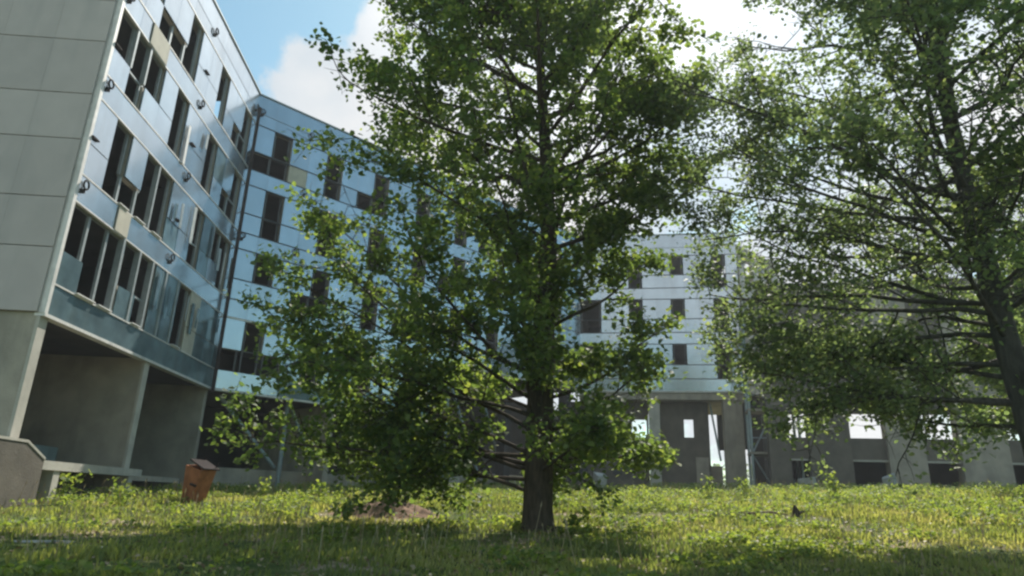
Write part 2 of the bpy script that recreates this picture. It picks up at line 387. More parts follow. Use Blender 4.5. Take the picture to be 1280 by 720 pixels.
# gable: grey panels on the end wall, facing the camera
gu = -W1.n                                        # along the gable, leftwards
WG = Wing('gable', A + gu * 9.0, A)
WG.o = W1.o
WGb = MB()
levels = [top(0) - 3.35]
for k in range(4): levels += [top(k) - 1.5, top(k)]
levels += [ROOF]
for r in range(len(levels) - 1):
    for c in range(6):
        a1 = 9.0 - c * 1.5; a0 = a1 - 1.5
        WG.piece('gable_panel', a0, a1, levels[r], levels[r + 1], .05, 'gable_panel', off=.06, tilt=.03, gap=.012, gx=.001)
ct = MB(); ct.box(-.04, .10, -.02, .17, top(0) - 3.35, ROOF, W1.fr); W1.part('corner_trim', ct, 'pale_trim')
# window mullions of the lowest storey
for s_ in (3.02, 4.17, 5.2, 6.35, 7.45):
    mm_ = MB(); mm_.box(s_, s_ + .11, -.03, .17, top(0) - 2.48, top(0) - .03, W1.fr); W1.part('mullion', mm_, 'frame_metal')
for s_ in (1.17, 2.12):
    mm_ = MB(); mm_.box(s_, s_ + .10, -.03, .15, top(2) - 1.48, top(2) - .03, W1.fr); W1.part('mullion', mm_, 'frame_metal')
mm_ = MB(); mm_.box(4.3, 4.4, -.03, .15, top(1) - 2.48, top(1) - .03, W1.fr); W1.part('mullion', mm_, 'frame_metal')
# bright window sills
for k, a, b_ in ((0, 1.1, 2.1), (0, 2.3, 3.1), (0, 4.5, 5.1), (0, 7.8, 8.5), (1, 2.2, 2.8), (1, 3.3, 4.0), (1, 4.6, 5.3)):
    z = top(k) - 2.5; sm = MB(); sm.box(a, b_, .03, .23, z + .023, z + .06, W1.fr); W1.part('sill', sm, 'pale_trim')
# wall anchors: rings and short hooks
def ring(wg, s_, z):
    mb = MB(); nseg = 12; R, r_ = .13, .032
    cen = (s_, .24, z)
    for i in range(nseg):
        a = 2 * pi * i / nseg
        for j in range(4):
            q = 2 * pi * j / 4; rr = R + r_ * cos(q)
            mb.v.append(wg.fr(s_ + rr * cos(a), .24 + r_ * sin(q), z + rr * sin(a)))
    for i in range(nseg):
        for j in range(4): mb.f.append([i * 4 + j, i * 4 + (j + 1) % 4, ((i + 1) % nseg) * 4 + (j + 1) % 4, ((i + 1) % nseg) * 4 + j])
    mb.box(s_ - .05, s_ + .05, .14, .22, z - .25, z - .13, wg.fr)
    wg.part('anchor_ring', mb, 'dark_steel')
def hook(wg, s_, z):
    mb = MB(); mb.box(s_ - .2, s_ + .15, .145, .22, z - .025, z + .025, wg.fr); wg.part('anchor_hook', mb, 'dark_steel')
for s_ in (.28, 6.4):
    for z in (18.5, 15.0, 11.75, 8.35): ring(W1, s_, z)
    for z in (16.45, 13.1, 9.85): hook(W1, s_, z)
ring(W1, 12.3, 18.6)
# torn strips and hanging cladding between the windows at the far end
rr_ = random.Random(11)
for i in range(16):
    k = rr_.choice((0, 0, 1, 1, 1, 2)); s_ = rr_.uniform(5.4, 12.3); ln = rr_.uniform(.6, 1.7); z1 = top(k) - rr_.uniform(0, .9)
    W1.piece('loose_strip', s_, s_ + rr_.uniform(.1, .28), z1 - ln, z1, .02, rr_.choice(('frame_metal', 'dirty_glass', 'pale_trim')), off=.19 + i * .004, roll=rr_.uniform(-4, 4), yaw=rr_.uniform(-18, 18))
# rounded panel stack where the two wings meet
for k in range(4):
    pass
dp_ = MB(); dp_.bar(W1.fr(12.35, .32, 4.2), W1.fr(12.35, .32, 18.6), .09, 8); W1.part('drainpipe', dp_, 'dark_steel')
# open ground floor: cross walls, columns, platform, ramp wall
for s_ in (0.02, 6.3, 12.4):
    W1.slab(s_, s_ + .3, -9, -.02, -1.2, 4.45)
W1.slab(.33, 6.29, -9, -8.7, -1.2, 4.4); W1.slab(6.62, 12.39, -9, -8.7, -1.2, 4.4)
end(W1)
for s_ in (0.0, 6.28):
    cmb = MB(); cmb.box(s_ - .02, s_ + .34, -.019, .07, -.9, 4.33, W1.fr); W1.part('column', cmb, 'pale_concrete')
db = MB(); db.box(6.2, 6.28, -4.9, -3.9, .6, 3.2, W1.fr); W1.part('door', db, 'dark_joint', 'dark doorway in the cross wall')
pm = MB(); pm.box(.36, 7.1, -8.6, .30, .42, .66, W1.fr); W1.part('platform', pm, 'pale_concrete', 'low concrete ledge on posts')
for s_ in (1.9, 6.3):
    q = MB(); q.box(s_, s_ + .3, -.05, .26, -.9, .419, W1.fr); W1.part('post', q, 'pale_concrete')
q = MB(); q.box(2.3, 6.2, -1.0, -.8, -.9, .418, W1.fr); W1.part('plinth_wall', q, 'brown_concrete')
q = MB(); q.box(7.2, 12.3, -3.0, -2.8, -.9, 1.05, W1.fr); W1.part('low_wall', q, 'teal_board')
q = MB(); q.box(.6, 6.0, -2.2, -2.08, .661, 1.25, W1.fr); W1.part('low_wall', q, 'teal_board')
q = MB(); q.box(7.2, 12.3, -8.6, -.4, .30, .5, W1.fr); W1.part('platform', q, 'concrete')
# wedge-shaped ramp parapet by the corner
q = MB(); base = len(q.v)
prof = [(-2.6, -1.2), (-2.6, 1.08), (.3, 1.05), (1.2, .66), (1.2, -1.2)]
for nn_ in (.10, .34):
    for s_, z in prof: q.v.append(W1.fr(s_, nn_, z))
q.f = [list(range(5))[::-1], [5, 6, 7, 8, 9]] + [[i, (i + 1) % 5, (i + 1) % 5 + 5, i + 5] for i in range(5)]
W1.part('ramp_wall', q, 'brown_concrete', 'wedge-shaped concrete parapet coloured dark for shade, its sloping top pale for sun')  # the wedge's shadow is put into its dark colour
q = MB(); 
for (s0_, z0_), (s1_, z1_) in ((prof[1], prof[2]), (prof[2], prof[3])):
    b0 = len(q.v)
    for s_, z in ((s0_, z0_), (s1_, z1_)):
        for nn_ in (.08, .36):
            for dz in (.003, .07): q.v.append(W1.fr(s_, nn_, z + dz))
    for fq in ((0, 1, 3, 2), (4, 6, 7, 5), (0, 4, 5, 1), (2, 3, 7, 6), (0, 2, 6, 4), (1, 5, 7, 3)): q.f.append([b0 + i for i in fq])
W1.part('sunlit_cap', q, 'pale_concrete')  # sun on the sloping top put in as paler concrete

# ---- middle wing (blue, receding to the right behind the big tree)
W2 = Wing('middle', B, Cc, 'middle blue wing slanting away behind the big tree')
L2 = W2.len
op2 = {3: ({1, 4, 7, 10, 13, 16, 19, 22}, {0, 1, 4, 6, 7, 10, 13, 15, 16, 19, 22}),
       2: ({1, 4, 7, 10, 13, 16, 19, 22}, {1, 4, 7, 10, 12, 13, 16, 19, 22}),
       1: ({1, 4, 7, 10, 13, 16, 19, 22}, {3, 4, 7, 9, 10, 13, 16, 19, 22}),
       0: ({1, 4, 7, 10}, {0, 1, 2, 4, 7, 10})}
gl2 = {('band', 0, 1), ('band', 0, 4), ('band', 0, 7)}
be2 = {(3, 2, 0)}
begin(W2)
def clad_range(wg, storeys, op, gl, be, s0, mod, ncol, length): clad(wg, s0, mod, ncol, storeys, op, gl, be, 0, True, length)
clad_range(W2, [1, 2, 3], op2, gl2, be2, .10, 1.022, 26, L2)
# lowest storey only on the left half
def storey0(wg, length):
    bnd = [.06] + [.10 + 1.022 * i for i in range(1, 13)]
    T = top(0); F = T - 3.35; S = T - 2.5; Mz = T - 1.5
    for i in range(12):
        a0, a1 = bnd[i], bnd[i + 1]
        for row, (z0, z1) in enumerate(((S, Mz), (Mz, T))):
            if i in op2[0][1 - row]:
                mb = MB(); mb.box(a0 + .1, a0 + .16, -.06, .03, z0, z1, wg.fr); mb.box(a1 - .16, a1 - .1, -.06, .03, z0, z1, wg.fr)
                mb.box(a0 + .17, a1 - .17, -.05, .02, z0, z0 + .05, wg.fr); wg.part('window_frame', mb, 'old_frame')
            else:
                wg.slab(a0, a1, -.12, .06, z0, z1); wg.piece('panel', a0, a1, z0, z1, .045, 'panel')
    wg.slab(0, length, -.12, .06, F, S)
    for i in range(0, 12, 3): wg.piece('glass_panel' if i else 'panel', bnd[i], bnd[i + 3], F, S, .045, 'dirty_glass' if i else 'panel')
    r = MB(); r.box(.0, length, -.1, .18, F - .09, F - .003, wg.fr); wg.part('rail', r, 'pale_trim')
storey0(W2, 12.36)
shell(W2, 1, L2, depth=9)
W2.slab(0, 12.36, -9, -.13, 4.45, 4.75)
W2.slab(0, 12.36, -9.2, -9.001, 4.45, 7.8)
W2.slab(12.14, 12.36, -8.99, -.13, 4.76, 7.75)
for s_ in (6.2,): W2.slab(s_, s_ + .3, -9, -.1, -1, 4.44)
for s_ in (12.5, 18.7, 24.6):
    W2.slab(s_, s_ + .5, -.9, -.15, -1, 7.75); W2.slab(s_, s_ + .5, -8.8, -8.1, -1, 7.75)
W2.slab(.3, L2 - 1, -8.9, -8.7, -1, 2.2); W2.slab(13, 15.5, -8.6, -8.4, 2.21, 7.7); W2.slab(17, 20, -8.6, -8.4, 2.21, 7.7)
end(W2)
q = MB(); q.box(.32, 6.15, -7.6, -7.4, -1, 4.44, W2.fr); q.box(6.55, 12.1, -7.6, -7.4, -1, 4.44, W2.fr); q.box(12.6, 33, -7.6, -7.4, -1, 7.6, W2.fr); W2.part('rear_wall', q, 'interior_shade')  # dark sheet before the concrete back wall, painting the undercroft's shade
for (a, b_) in (((1.0, 4.3), (4.2, 1.2)), ((4.6, 4.3), (6.4, 1.0)), ((8.0, 4.3), (9.8, 1.0)), ((10.2, 4.3), (11.9, 1.0)), ((14.5, 7.6), (17.6, 1.4)), ((17.0, 7.6), (19.8, 1.4))):
    q = MB(); q.bar(W2.fr(a[0], -1.2, a[1]), W2.fr(b_[0], -1.2, b_[1]), .10, 6); W2.part('brace', q, 'steel')
for s_ in (4.3, 9.9, 14.5):
    q = MB(); q.bar(W2.fr(s_, -.9, -.8), W2.fr(s_, -.9, 4.4 if s_ < 12 else 7.75), .11, 8); W2.part('column', q, 'steel')
q = MB(); q.box(.4, 12, -1.9, -1.7, -.8, 1.1, W2.fr); W2.part('low_wall', q, 'concrete')
q = MB(); q.box(12, 25, -1.9, -1.7, -.4, 1.7, W2.fr); W2.part('low_wall', q, 'concrete')
for s_, z in ((.3, 18.6), (3.1, 18.45), (9.3, 18.45), (3.1, 15.1), (.3, 11.8), (3.1, 11.8)): ring(W2, s_, z)

# ---- right wing, facing the camera, two storeys clear of the ground
W3 = Wing('right', Cc, E, 'right-hand wing facing the camera, raised on tall concrete pillars')
L3 = W3.len
op3 = {3: ({2, 5}, {0, 3, 8}), 2: ({3, 6}, {3, 9}), 1: ({0, 3, 9}, {0, 3, 9, 6})}
op3 = {3: ({3, 6, 9}, {3, 9}), 2: ({0, 3, 6, 9}, {0, 9}), 1: ({0, 3, 6, 9}, {0, 3, 9})}
begin(W3)
clad(W3, .62, 1.0, 11, [1, 2, 3], op3, set(), set(), 0, True, L3, seam_mods=3)
shell(W3, 1, L3, depth=8, parts=5)
W3.slab(0, L3, -8, .05, 7.2, 7.68)
W3.slab(-.5, 3.3, -7.9, -7.6, 1, 5.9) ; W3.slab(-.5, 3.7, -7.9, -7.6, 5.9, 7.2)
end(W3, 'concrete')
for a, b_, n0, n1 in ((4.85, 5.6, -.7, .0), (9.9, 11.15, -1.2, -.05)):
    q = MB(); q.box(a, b_, n0, n1, .5, 7.2, W3.fr); W3.part('pillar', q, 'pale_concrete' if a < 6 else 'concrete')
# back wall with window holes, seen through the open storeys
def holed(name, m, n0, n1, cells):
    q = MB()
    for a, b_, z0, z1 in cells: q.box(a + .001, b_ - .001, n0, n1, z0 + .001, z1 - .001, W3.fr)
    W3.part(name, q, m)
holed('rear_wall', 'brown_concrete', -1.5, -1.25, ((5.65, 7.3, .4, 7.18), (7.3, 7.95, .4, 4.75), (7.3, 7.95, 6.0, 7.18), (7.95, 9.0, .4, 7.18)))
holed('rear_wall', 'brown_concrete', -1.5, -1.25, ((-1.6, 3.65, .4, 7.18), (3.65, 4.7, .4, 4.7), (3.65, 4.7, 5.95, 7.18), (4.7, 4.84, .4, 7.18)))
q = MB(); q.box(8.0, 8.85, -1.24, -1.15, .6, 3.4, W3.fr); W3.part('door', q, 'concrete', 'pale boarded doorway between the pillars')
for a, b, z1 in ((2.3, 2.95, 2.75), (-.4, .5, 2.9)):
    q = MB(); q.box(a, b, -1.249, -1.1, 2.1, z1, W3.fr); W3.part('window', q, 'dark_joint')
q = MB(); q.box(9.02, 9.88, -2.5, -2.3, .4, 2.9, W3.fr); W3.part('low_wall', q, 'concrete')
q = MB(); q.bar(W3.fr(9.15, -1.5, 7.2), W3.fr(9.7, -1.5, 3.2), .07, 6); W3.part('brace', q, 'steel')
q = MB(); q.box(L3 - .05, L3 + .16, -.1, .24, 10.2, 12.3, W3.fr); W3.part('corner_trim', q, 'panel')
q = MB(); q.box(L3 - .05, L3 + .12, -.1, .2, 7.7, 9.4, W3.fr); W3.part('corner_trim', q, 'pale_trim')
q = MB(); q.box(L3 + .17, L3 + 1.3, -.9, .2, 12.1, 12.7, W3.fr); W3.part('corner_trim', q, 'panel')
# grey rear wing going back behind the raised wing's corner
E2 = Vector((21.2, 51.0, 0)); W4 = Wing('rear', E + Vector((.25, .6, 0)), E2, 'plain grey rear wing half hidden by leaves behind the raised corner')
begin(W4)
for i in range(6):
    for k in range(1, 4):
        T = top(k)
        for z0, z1 in ((T - 3.35, T - 1.5), (T - 1.5, T)):
            if i in (1, 4) and z1 == T: continue
            W4.slab(i, i + 1, -.15, .05, z0, z1); W4.piece('gable_panel', i, i + 1, z0, z1, .04, 'gable_panel')
for k in range(1, 4): W4.slab(0, 6, -6, -.16, top(k) - 3.3, top(k) - 3.0)
W4.slab(0, 6, -6.2, -6.01, 7.8, 18); W4.slab(0, 6, -.15, .05, top(3), 18.9); W4.slab(5.9, 6.05, -6, -.16, 4.5, 18.5)
W4.slab(2.2, 2.9, -1, -.2, 0, 7.6); W4.slab(2.9, 6, -1, -.8, 5.9, 7.6); W4.slab(2.9, 6, -1, -.8, 0, 4.2)
end(W4)

# ------------------------------------------------------------------ concrete frame building at the right
ph = radians(13); R0 = Vector((sin(ph), cos(ph), 0)) * 45
fb = empty('concrete_frame_building', (17, 41, 1.2), 'low roofless-looking grey concrete hall at right, wide piers with square holes to the sky', 'building')
uR = Vector((cos(ph), -sin(ph), 0)); nR = Vector((-sin(ph), -cos(ph), 0))
def frR(a, b, z): p = R0 + uR * a + nR * b; return Vector((p.x, p.y, z)) - fb.location
q = MB(); q.box(6.2, 40, -.6, 0, 13.2, 14.28, frR); fb_o = q.build('roof_beam', 'brown_concrete', fb)
edges = [(6.2, 7.4), (8.5, 10.85), (12.85, 14.85), (16.7, 19.2), (21.1, 23.6), (25.5, 28), (30, 32.5), (34.5, 37)]
for a, b_ in edges:
    q = MB(); q.box(a, b_, -.7, .25, .2, 13.19, frR); q.build('pier', 'brown_concrete' if a < 12 else 'concrete', fb)
for i in range(len(edges) - 1):
    a, b_ = edges[i][1], edges[i + 1][0]
    q = MB(); q.box(a + .001, b_ - .001, -.4, -.05, 3.1, 4.38, frR); q.build('spandrel', 'brown_concrete', fb)
    q = MB(); q.box(a + .001, b_ - .001, -.45, .05, 3.0, 3.1, frR); q.build('ledge', 'pale_concrete', fb)
    q = MB(); q.box(a + .001, b_ - .001, -.4, -.05, 5.85, 9.599, frR); q.build('spandrel', 'brown_concrete', fb)
    q = MB(); q.box(a + .001, b_ - .001, -.4, -.05, 9.6, 13.19, frR); q.build('spandrel', 'brown_concrete', fb)
    q = MB(); q.box(a - .9, b_ + .9, -3.2, -3.0, .2, 3.2, frR); q.build('inner_wall', 'interior_shade', fb)
    q = MB(); q.box(a + .001, b_ - .001, -3.2, -3.0, 8.0, 9.7, frR); q.build('inner_wall', 'interior_shade', fb)
q = MB(); q.box(6.3, 39, -3.4, -.61, 13.21, 13.5, frR); q.box(6.3, 39, -3.4, -.71, 3.25, 3.5, frR); q.build('shade_slab', 'brown_concrete', fb)  # unseen slabs added to keep the sun off the inner walls
# steel stair frame between the buildings
st_ = empty('stair_frame', (12.2, 43.4, 1.2), 'rusty grey-blue steel stair frame with crossed braces beside the raised wing', 'steel frame')
def frS(a, b, z): p = R0 + uR * a + nR * b; return Vector((p.x, p.y, z)) - st_.location
px_ = [5.3, 6.7, 8.2]
for b_ in (-2.6, -.9):
    for a in px_:
        q = MB(); q.bar(frS(a, b_, .4), frS(a, b_, 12.4), .09, 6); q.build('post', 'steel', st_)
for lv in (3.4, 6.1, 8.8, 11.5):
    q = MB(); q.box(5.2, 8.3, -2.7, -.8, lv, lv + .14, frS); q.build('landing', 'concrete', st_)
    q = MB(); q.bar(frS(5.3, -.85, lv + 1), frS(8.2, -.85, lv + 1), .04, 5); q.build('handrail', 'steel', st_)
for j, lv in enumerate((.8, 3.4, 6.1, 8.8)):
    for a0, a1 in ((5.3, 6.7), (6.7, 8.2)):
        q = MB(); q.bar(frS(a0 if j % 2 else a1, -.9, lv), frS(a1 if j % 2 else a0, -.9, lv + 2.6), .06, 5); q.build('brace', 'steel', st_)

# ------------------------------------------------------------------ trees
def tube(pts, rad, n=7):
    pts = [Vector(p) for p in pts]; V = []; F = []; a = None
    for i, p in enumerate(pts):
        d = (pts[min(i + 1, len(pts) - 1)] - pts[max(i - 1, 0)]).normalized()
        a = d.orthogonal().normalized() if a is None else (a - d * a.dot(d)).normalized()
        c = d.cross(a)
        for j in range(n):
            q = 2 * pi * j / n; V.append(p + (a * cos(q) + c * sin(q)) * rad[i])
    for i in range(len(pts) - 1):
        for j in range(n): k = (j + 1) % n; F.append((i * n + j, i * n + k, (i + 1) * n + k, (i + 1) * n + j))
    return V, F
def polyline(p, d, ln, nseg, r, jit, upw, droop=0):
    pts = [p.copy()]; d = d.normalized()
    for i in range(nseg):
        d = (d + Vector((r.gauss(0, jit), r.gauss(0, jit), r.gauss(0, jit) + upw - droop * i / nseg))).normalized(); p = p + d * (ln / nseg); pts.append(p.copy())
    return pts
def leaves_mesh(name, cen, size, m, parent, seed, tone_mean=None, flat=.5):
    r = np.random.RandomState(seed); n_ = len(cen)
    nrm = r.normal(size=(n_, 3)); nrm[:, 2] = np.abs(nrm[:, 2]) + flat; nrm /= np.linalg.norm(nrm, axis=1)[:, None]
    t_ = r.normal(size=(n_, 3)); t_[:, 2] -= .6; t_ -= nrm * (t_ * nrm).sum(1)[:, None]; t_ /= np.linalg.norm(t_, axis=1)[:, None]
    b_ = np.cross(nrm, t_); s_ = (size * r.uniform(.65, 1.3, n_))[:, None]
    # folded six-point leaf, two quads sharing the midrib
    P0 = cen - t_ * s_ * .5; P3 = cen + t_ * s_ * .6
    L1 = cen - t_ * s_ * .15 + b_ * s_ * .42 + nrm * s_ * .12; L2_ = cen + t_ * s_ * .25 + b_ * s_ * .30 + nrm * s_ * .08
    R1 = cen - t_ * s_ * .15 - b_ * s_ * .42 + nrm * s_ * .12; R2 = cen + t_ * s_ * .25 - b_ * s_ * .30 + nrm * s_ * .08
    V = np.stack([P0, L1, L2_, P3, R2, R1], 1).reshape(-1, 3); k = np.arange(n_)[:, None] * 6
    F = np.concatenate([k + [0, 1, 2, 3], k + [0, 3, 4, 5]], 1).reshape(-1, 4)
    tone = np.clip(r.beta(2, 2.6, n_) + (0 if tone_mean is None else tone_mean), 0, 1)
    return np_mesh(name, V, F, 4, m, parent, tone=np.repeat(tone, 2))
def grow(root_loc, label, cat, trunk, limbs, seed, leaf_m, bark_m, leaf_size, per_twig, spread, name='broadleaf_tree', group=None, nsec=11, ntwig=6, hole=None):
    """trunk: [(x,y,z,r)...] world; limbs: [(z, az, elev, length)]"""
    r = random.Random(seed); o = empty(name, root_loc, label, cat, group or ('broadleaf trees in the yard' if name == 'broadleaf_tree' else None)); O = Vector(root_loc)
    tp = [Vector(t[:3]) - O for t in trunk]
    V, F = tube(tp, [t[3] for t in trunk], 12); link_mesh('trunk', V, F, bark_m, o, True)
    tips = []
    def at_z(z):
        z -= O.z
        for i in range(len(tp) - 1):
            if tp[i].z <= z <= tp[i + 1].z:
                f = (z - tp[i].z) / (tp[i + 1].z - tp[i].z); return tp[i].lerp(tp[i + 1], f), trunk[i][3] * (1 - f) + trunk[i + 1][3] * f
        return tp[-1], trunk[-1][3]
    for z, az, el, ln in limbs:
        p, rt_ = at_z(z); d = Vector((sin(az) * cos(el), cos(az) * cos(el), sin(el)))
        r0 = min(rt_ * .42, .018 + ln * .010, .052 if z < 6 else .1)
        BV = []; BF = []
        def add(pts, ra, rb, n):
            v, f = tube(pts, [ra + (rb - ra) * i / (len(pts) - 1) for i in range(len(pts))], n); b0 = len(BV); BV.extend(v); BF.extend([tuple(b0 + i for i in q) for q in f])
        pr = polyline(p, d, ln, 8, r, .11, .045, .06 if el < .3 else 0); add(pr, r0, .012, 6)
        ns = max(3, int(nsec * (.5 + ln / 8)))
        for i in range(ns):
            f = .22 + .78 * (i + r.random() * .8) / ns; f = min(f, .99); k = f * 8; k0 = int(k); sp = pr[k0].lerp(pr[min(k0 + 1, 8)], k - k0)
            dd = (pr[min(k0 + 1, 8)] - pr[k0 - 1 if k0 else 0]).normalized(); side = Vector((r.gauss(0, 1), r.gauss(0, 1), r.gauss(.15, .8))).normalized()
            sdv = (dd * .7 + side * .9).normalized(); sl_ = ln * .34 * (1.15 - f * .6) * r.uniform(.7, 1.3)
            ps = polyline(sp, sdv, sl_, 5, r, .12, .02); add(ps, r0 * .4 * (1.1 - f * .6), .008, 4)
            for j in range(ntwig):
                g_ = min(.99, .3 + .7 * (j + r.random()) / ntwig) * 5; g0 = int(g_); tp_ = ps[g0].lerp(ps[min(5, g0 + 1)], g_ - g0)
                td = (sdv * .5 + Vector((r.gauss(0, 1), r.gauss(0, 1), r.gauss(-.1, .7)))).normalized(); tl = r.uniform(.35, .75) * (1 if ln > 2 else .6)
                pt = polyline(tp_, td, tl, 3, r, .15, -.03); add(pt, .009, .004, 3); tips.append(pt)
        bo = link_mesh('branch', BV, BF, bark_m, o, True)
    nr = np.random.RandomState(seed + 5); cs_ = []; tn = []
    for pt in tips:
        cnt = int(per_twig * nr.uniform(.35, 1.5)); P = np.array([tuple(q) for q in pt]); k = nr.uniform(.2, 3, cnt); k0 = np.minimum(k.astype(int), 2); f = (k - k0)[:, None]
        c_ = P[k0] * (1 - f) + P[k0 + 1] * f + nr.normal(scale=spread, size=(cnt, 3)) * [1, 1, .75]; cs_.append(c_); tn.append(np.full(cnt, nr.normal(0, .13)))
    cs_ = np.concatenate(cs_); tn = np.concatenate(tn)
    if hole is not None:
        keep = hole(cs_ + np.array(root_loc)); cs_ = cs_[keep]; tn = tn[keep]
    leaves_mesh('crown', cs_, leaf_size, leaf_m, o, seed + 9, tn)
    return o, len(cs_)
GA = 2.39996
def clumpy(P, th):
    v = .5 * vnoise(P[:, 0] * .85 + P[:, 1] * .3 + 31, P[:, 2] * .85 + 17) + .5 * vnoise(P[:, 1] * .85 + 77, P[:, 2] * .85 + P[:, 0] * .35 + 50)
    return (v + np.random.RandomState(3).normal(0, .03, len(P))) > th
# --- the big tree in the middle
r = random.Random(5)
def ang_mix(az, left, right, depth):
    lr = sin(az)                                  # -1 left, +1 right
    v = left if lr < 0 else right
    return v * abs(lr) + depth * (1 - abs(lr)) * (.62 if cos(az) > 0 else 1.05)
limbs = []; nl = 46
for i in range(nl):
    z = .35 + (i / nl) ** 1.0 * 15.2; az = i * GA + r.uniform(-.3, .3)
    left = np.interp(z, [0, 2, 4, 6, 9, 12, 16], [6.0, 7.0, 6.9, 6.0, 6.2, 6.6, 5.6]); right = np.interp(z, [0, 2, 4, 6, 9, 12, 16], [2.9, 3.1, 3.9, 5.0, 5.4, 5.2, 4.4])
    dep = np.interp(z, [0, 2, 6, 12, 16], [3.2, 4.0, 4.6, 4, 2])
    el = radians(np.interp(z, [0, 1.5, 4, 8, 16], [3, 12, 24, 38, 55])) + r.uniform(-.1, .1)
    limbs.append((z, az, el, ang_mix(az, left, right, dep) * r.uniform(.66, 1.04) / cos(el * .8)))
# the long low boughs to the left and the right
limbs += [(7.6, radians(-88), radians(24), 5.6), (8.6, radians(-100), radians(22), 5.6), (9.6, radians(-80), radians(24), 5.9), (10.6, radians(-95), radians(22), 5.6), (11.4, radians(-75), radians(26), 5.8), (12.2, radians(-105), radians(20), 5.4), (13.2, radians(-90), radians(22), 5.2), (8.2, radians(85), radians(24), 4.8), (9.8, radians(98), radians(24), 4.6)]
limbs += [(.15, radians(-88), radians(17), 4.6), (1.0, radians(-100), radians(8), 6.6), (1.5, radians(-88), radians(14), 7.0), (2.2, radians(-106), radians(20), 7.3), (2.9, radians(-94), radians(24), 7.4),
          (.9, radians(88), radians(6), 3.0), (1.6, radians(100), radians(10), 3.1), (.5, radians(-96), radians(7), 5.6), (.8, radians(-84), radians(5), 6.0), (.7, radians(-105), radians(10), 5.0), (1.9, radians(-116), radians(10), 6.0), (6.9, radians(84), radians(26), 4.7), (7.7, radians(99), radians(24), 5.0), (6.1, radians(76), radians(24), 4.5), (9.0, radians(80), radians(22), 4.6)]
TX, TY = .76, 15.98
trunk = [(TX, TY, -.85, .66), (TX, TY, -.6, .46), (TX, TY, -.4, .375), (TX - .01, TY, -.1, .345), (TX, TY, 1, .33), (TX, TY, 2.3, .32), (.80, TY, 4, .28), (.89, TY, 6.4, .215), (.78, TY, 8.6, .17), (.6, TY, 11.1, .13), (.45, TY, 13.8, .085), (.5, TY, 16.5, .03)]
def hole_main(P):
    # the photograph's clear view past the stem, right and left of it between the boughs
    out = np.zeros(len(P), bool); front = P[:, 1] < 40
    for cx, cz, rx_, rz_ in ((.1, 7.5, .6, .75), (1.6, 7.4, .6, .6), (-1.2, 10.2, .7, .7), (-3.2, 8.4, .7, .5), (-5.4, 5.6, .6, .4), (-.9, 12.6, .6, .8), (2.4, 12.2, .5, .8), (-3.4, 11.6, .6, .7)):
        out |= ((P[:, 0] - cx) / rx_) ** 2 + ((P[:, 2] - cz) / rz_) ** 2 < 1 + .5 * np.sin(P[:, 0] * 9) * np.cos(P[:, 2] * 8)
    return clumpy(P, np.where(P[:, 2] < 7.5, .26, .36)) & ~(out & front & (np.random.RandomState(1).rand(len(P)) < .78))
t1, n1 = grow((TX, TY, -.6), 'large leafy tree with a straight dark trunk in the middle, boughs almost to the ground', 'tree', trunk, limbs, 21, 'leaf_main', 'bark', .128, 25, .15, hole=hole_main)
# --- the tree at the right edge
r = random.Random(8); limbs = []; nl = 44
nl = 58
for i in range(nl):
    z = 1.5 + i / nl * 13.5; az = i * GA + r.uniform(-.3, .3)
    left = np.interp(z, [1, 4, 8, 12, 15], [3.6, 5.8, 5.7, 5.2, 3.6]); el = radians(np.interp(z, [1, 3, 8, 16], [2, 14, 32, 52])) + r.uniform(-.1, .1)
    limbs.append((z, az, el, left * r.uniform(.7, 1.02) / cos(el * .8)))
limbs += [(2.0, radians(-62), radians(4), 4.6), (3.2, radians(-50), radians(8), 5.6), (2.4, radians(-35), radians(3), 4.4), (4.5, radians(-70), radians(18), 6), (6, radians(-64), radians(22), 6), (3.6, radians(-82), radians(8), 5.2), (5.2, radians(-170), radians(12), 2.6), (4.0, radians(170), radians(15), 2.4), (4.6, radians(-150), radians(20), 3.2), (5.6, radians(-120), radians(20), 3.6), (6.6, radians(-165), radians(25), 3.2), (3.4, radians(-135), radians(15), 2.8), (7.6, radians(-130), radians(28), 4), (2.8, radians(-20), radians(6), 5.5), (3.8, radians(-40), radians(10), 6.2), (4.8, radians(-20), radians(12), 6), (3.0, radians(5), radians(6), 5.5), (4.2, radians(15), radians(10), 6), (5.4, radians(-50), radians(16), 6.4)]
trunk = [(9.25, 11.85, -.6, .36), (9.25, 11.85, -.1, .27), (9.2, 11.88, 1.2, .23), (9.08, 11.95, 2.8, .21), (8.97, 12.02, 5.1, .18), (8.88, 12.1, 7.6, .15), (8.94, 12.05, 10.7, .11), (9.1, 12.05, 13.5, .08), (9.1, 12.05, 16, .03)]
t2, n2 = grow((9.03, 11.98, -.35), 'tall loose-crowned tree at the right edge, grey-green leaves with much sky between', 'tree', trunk, limbs, 33, 'leaf_grey', 'bark_grey', .094, 27, .15, hole=lambda P: clumpy(P, np.where(P[:, 2] < 5, .36, .42)))
# second stem of the right-hand tree
# --- a darker tree farther back
r = random.Random(14); limbs = []
for i in range(22):
    z = 2.6 + i / 22 * 6.0; limbs.append((z, i * GA + 1, radians(np.interp(z, [2, 9], [5, 50])), np.interp(z, [2, 5, 9], [3.0, 3.2, 2]) * r.uniform(.8, 1.1)))
bx, by = 19.5, 23.5; bz = float(gz(bx, by))
trunk = [(bx, by, bz - .3, .26), (bx, by, bz + .3, .2), (bx + .1, by, 3, .17), (bx, by, 6, .11), (bx, by, 9.5, .03)]
t4, n4 = grow((bx, by, bz), 'dark green tree at far right behind the edge tree, its trunk hidden', 'tree', trunk, limbs, 43, 'leaf_main', 'bark_grey', .14, 32, .26)
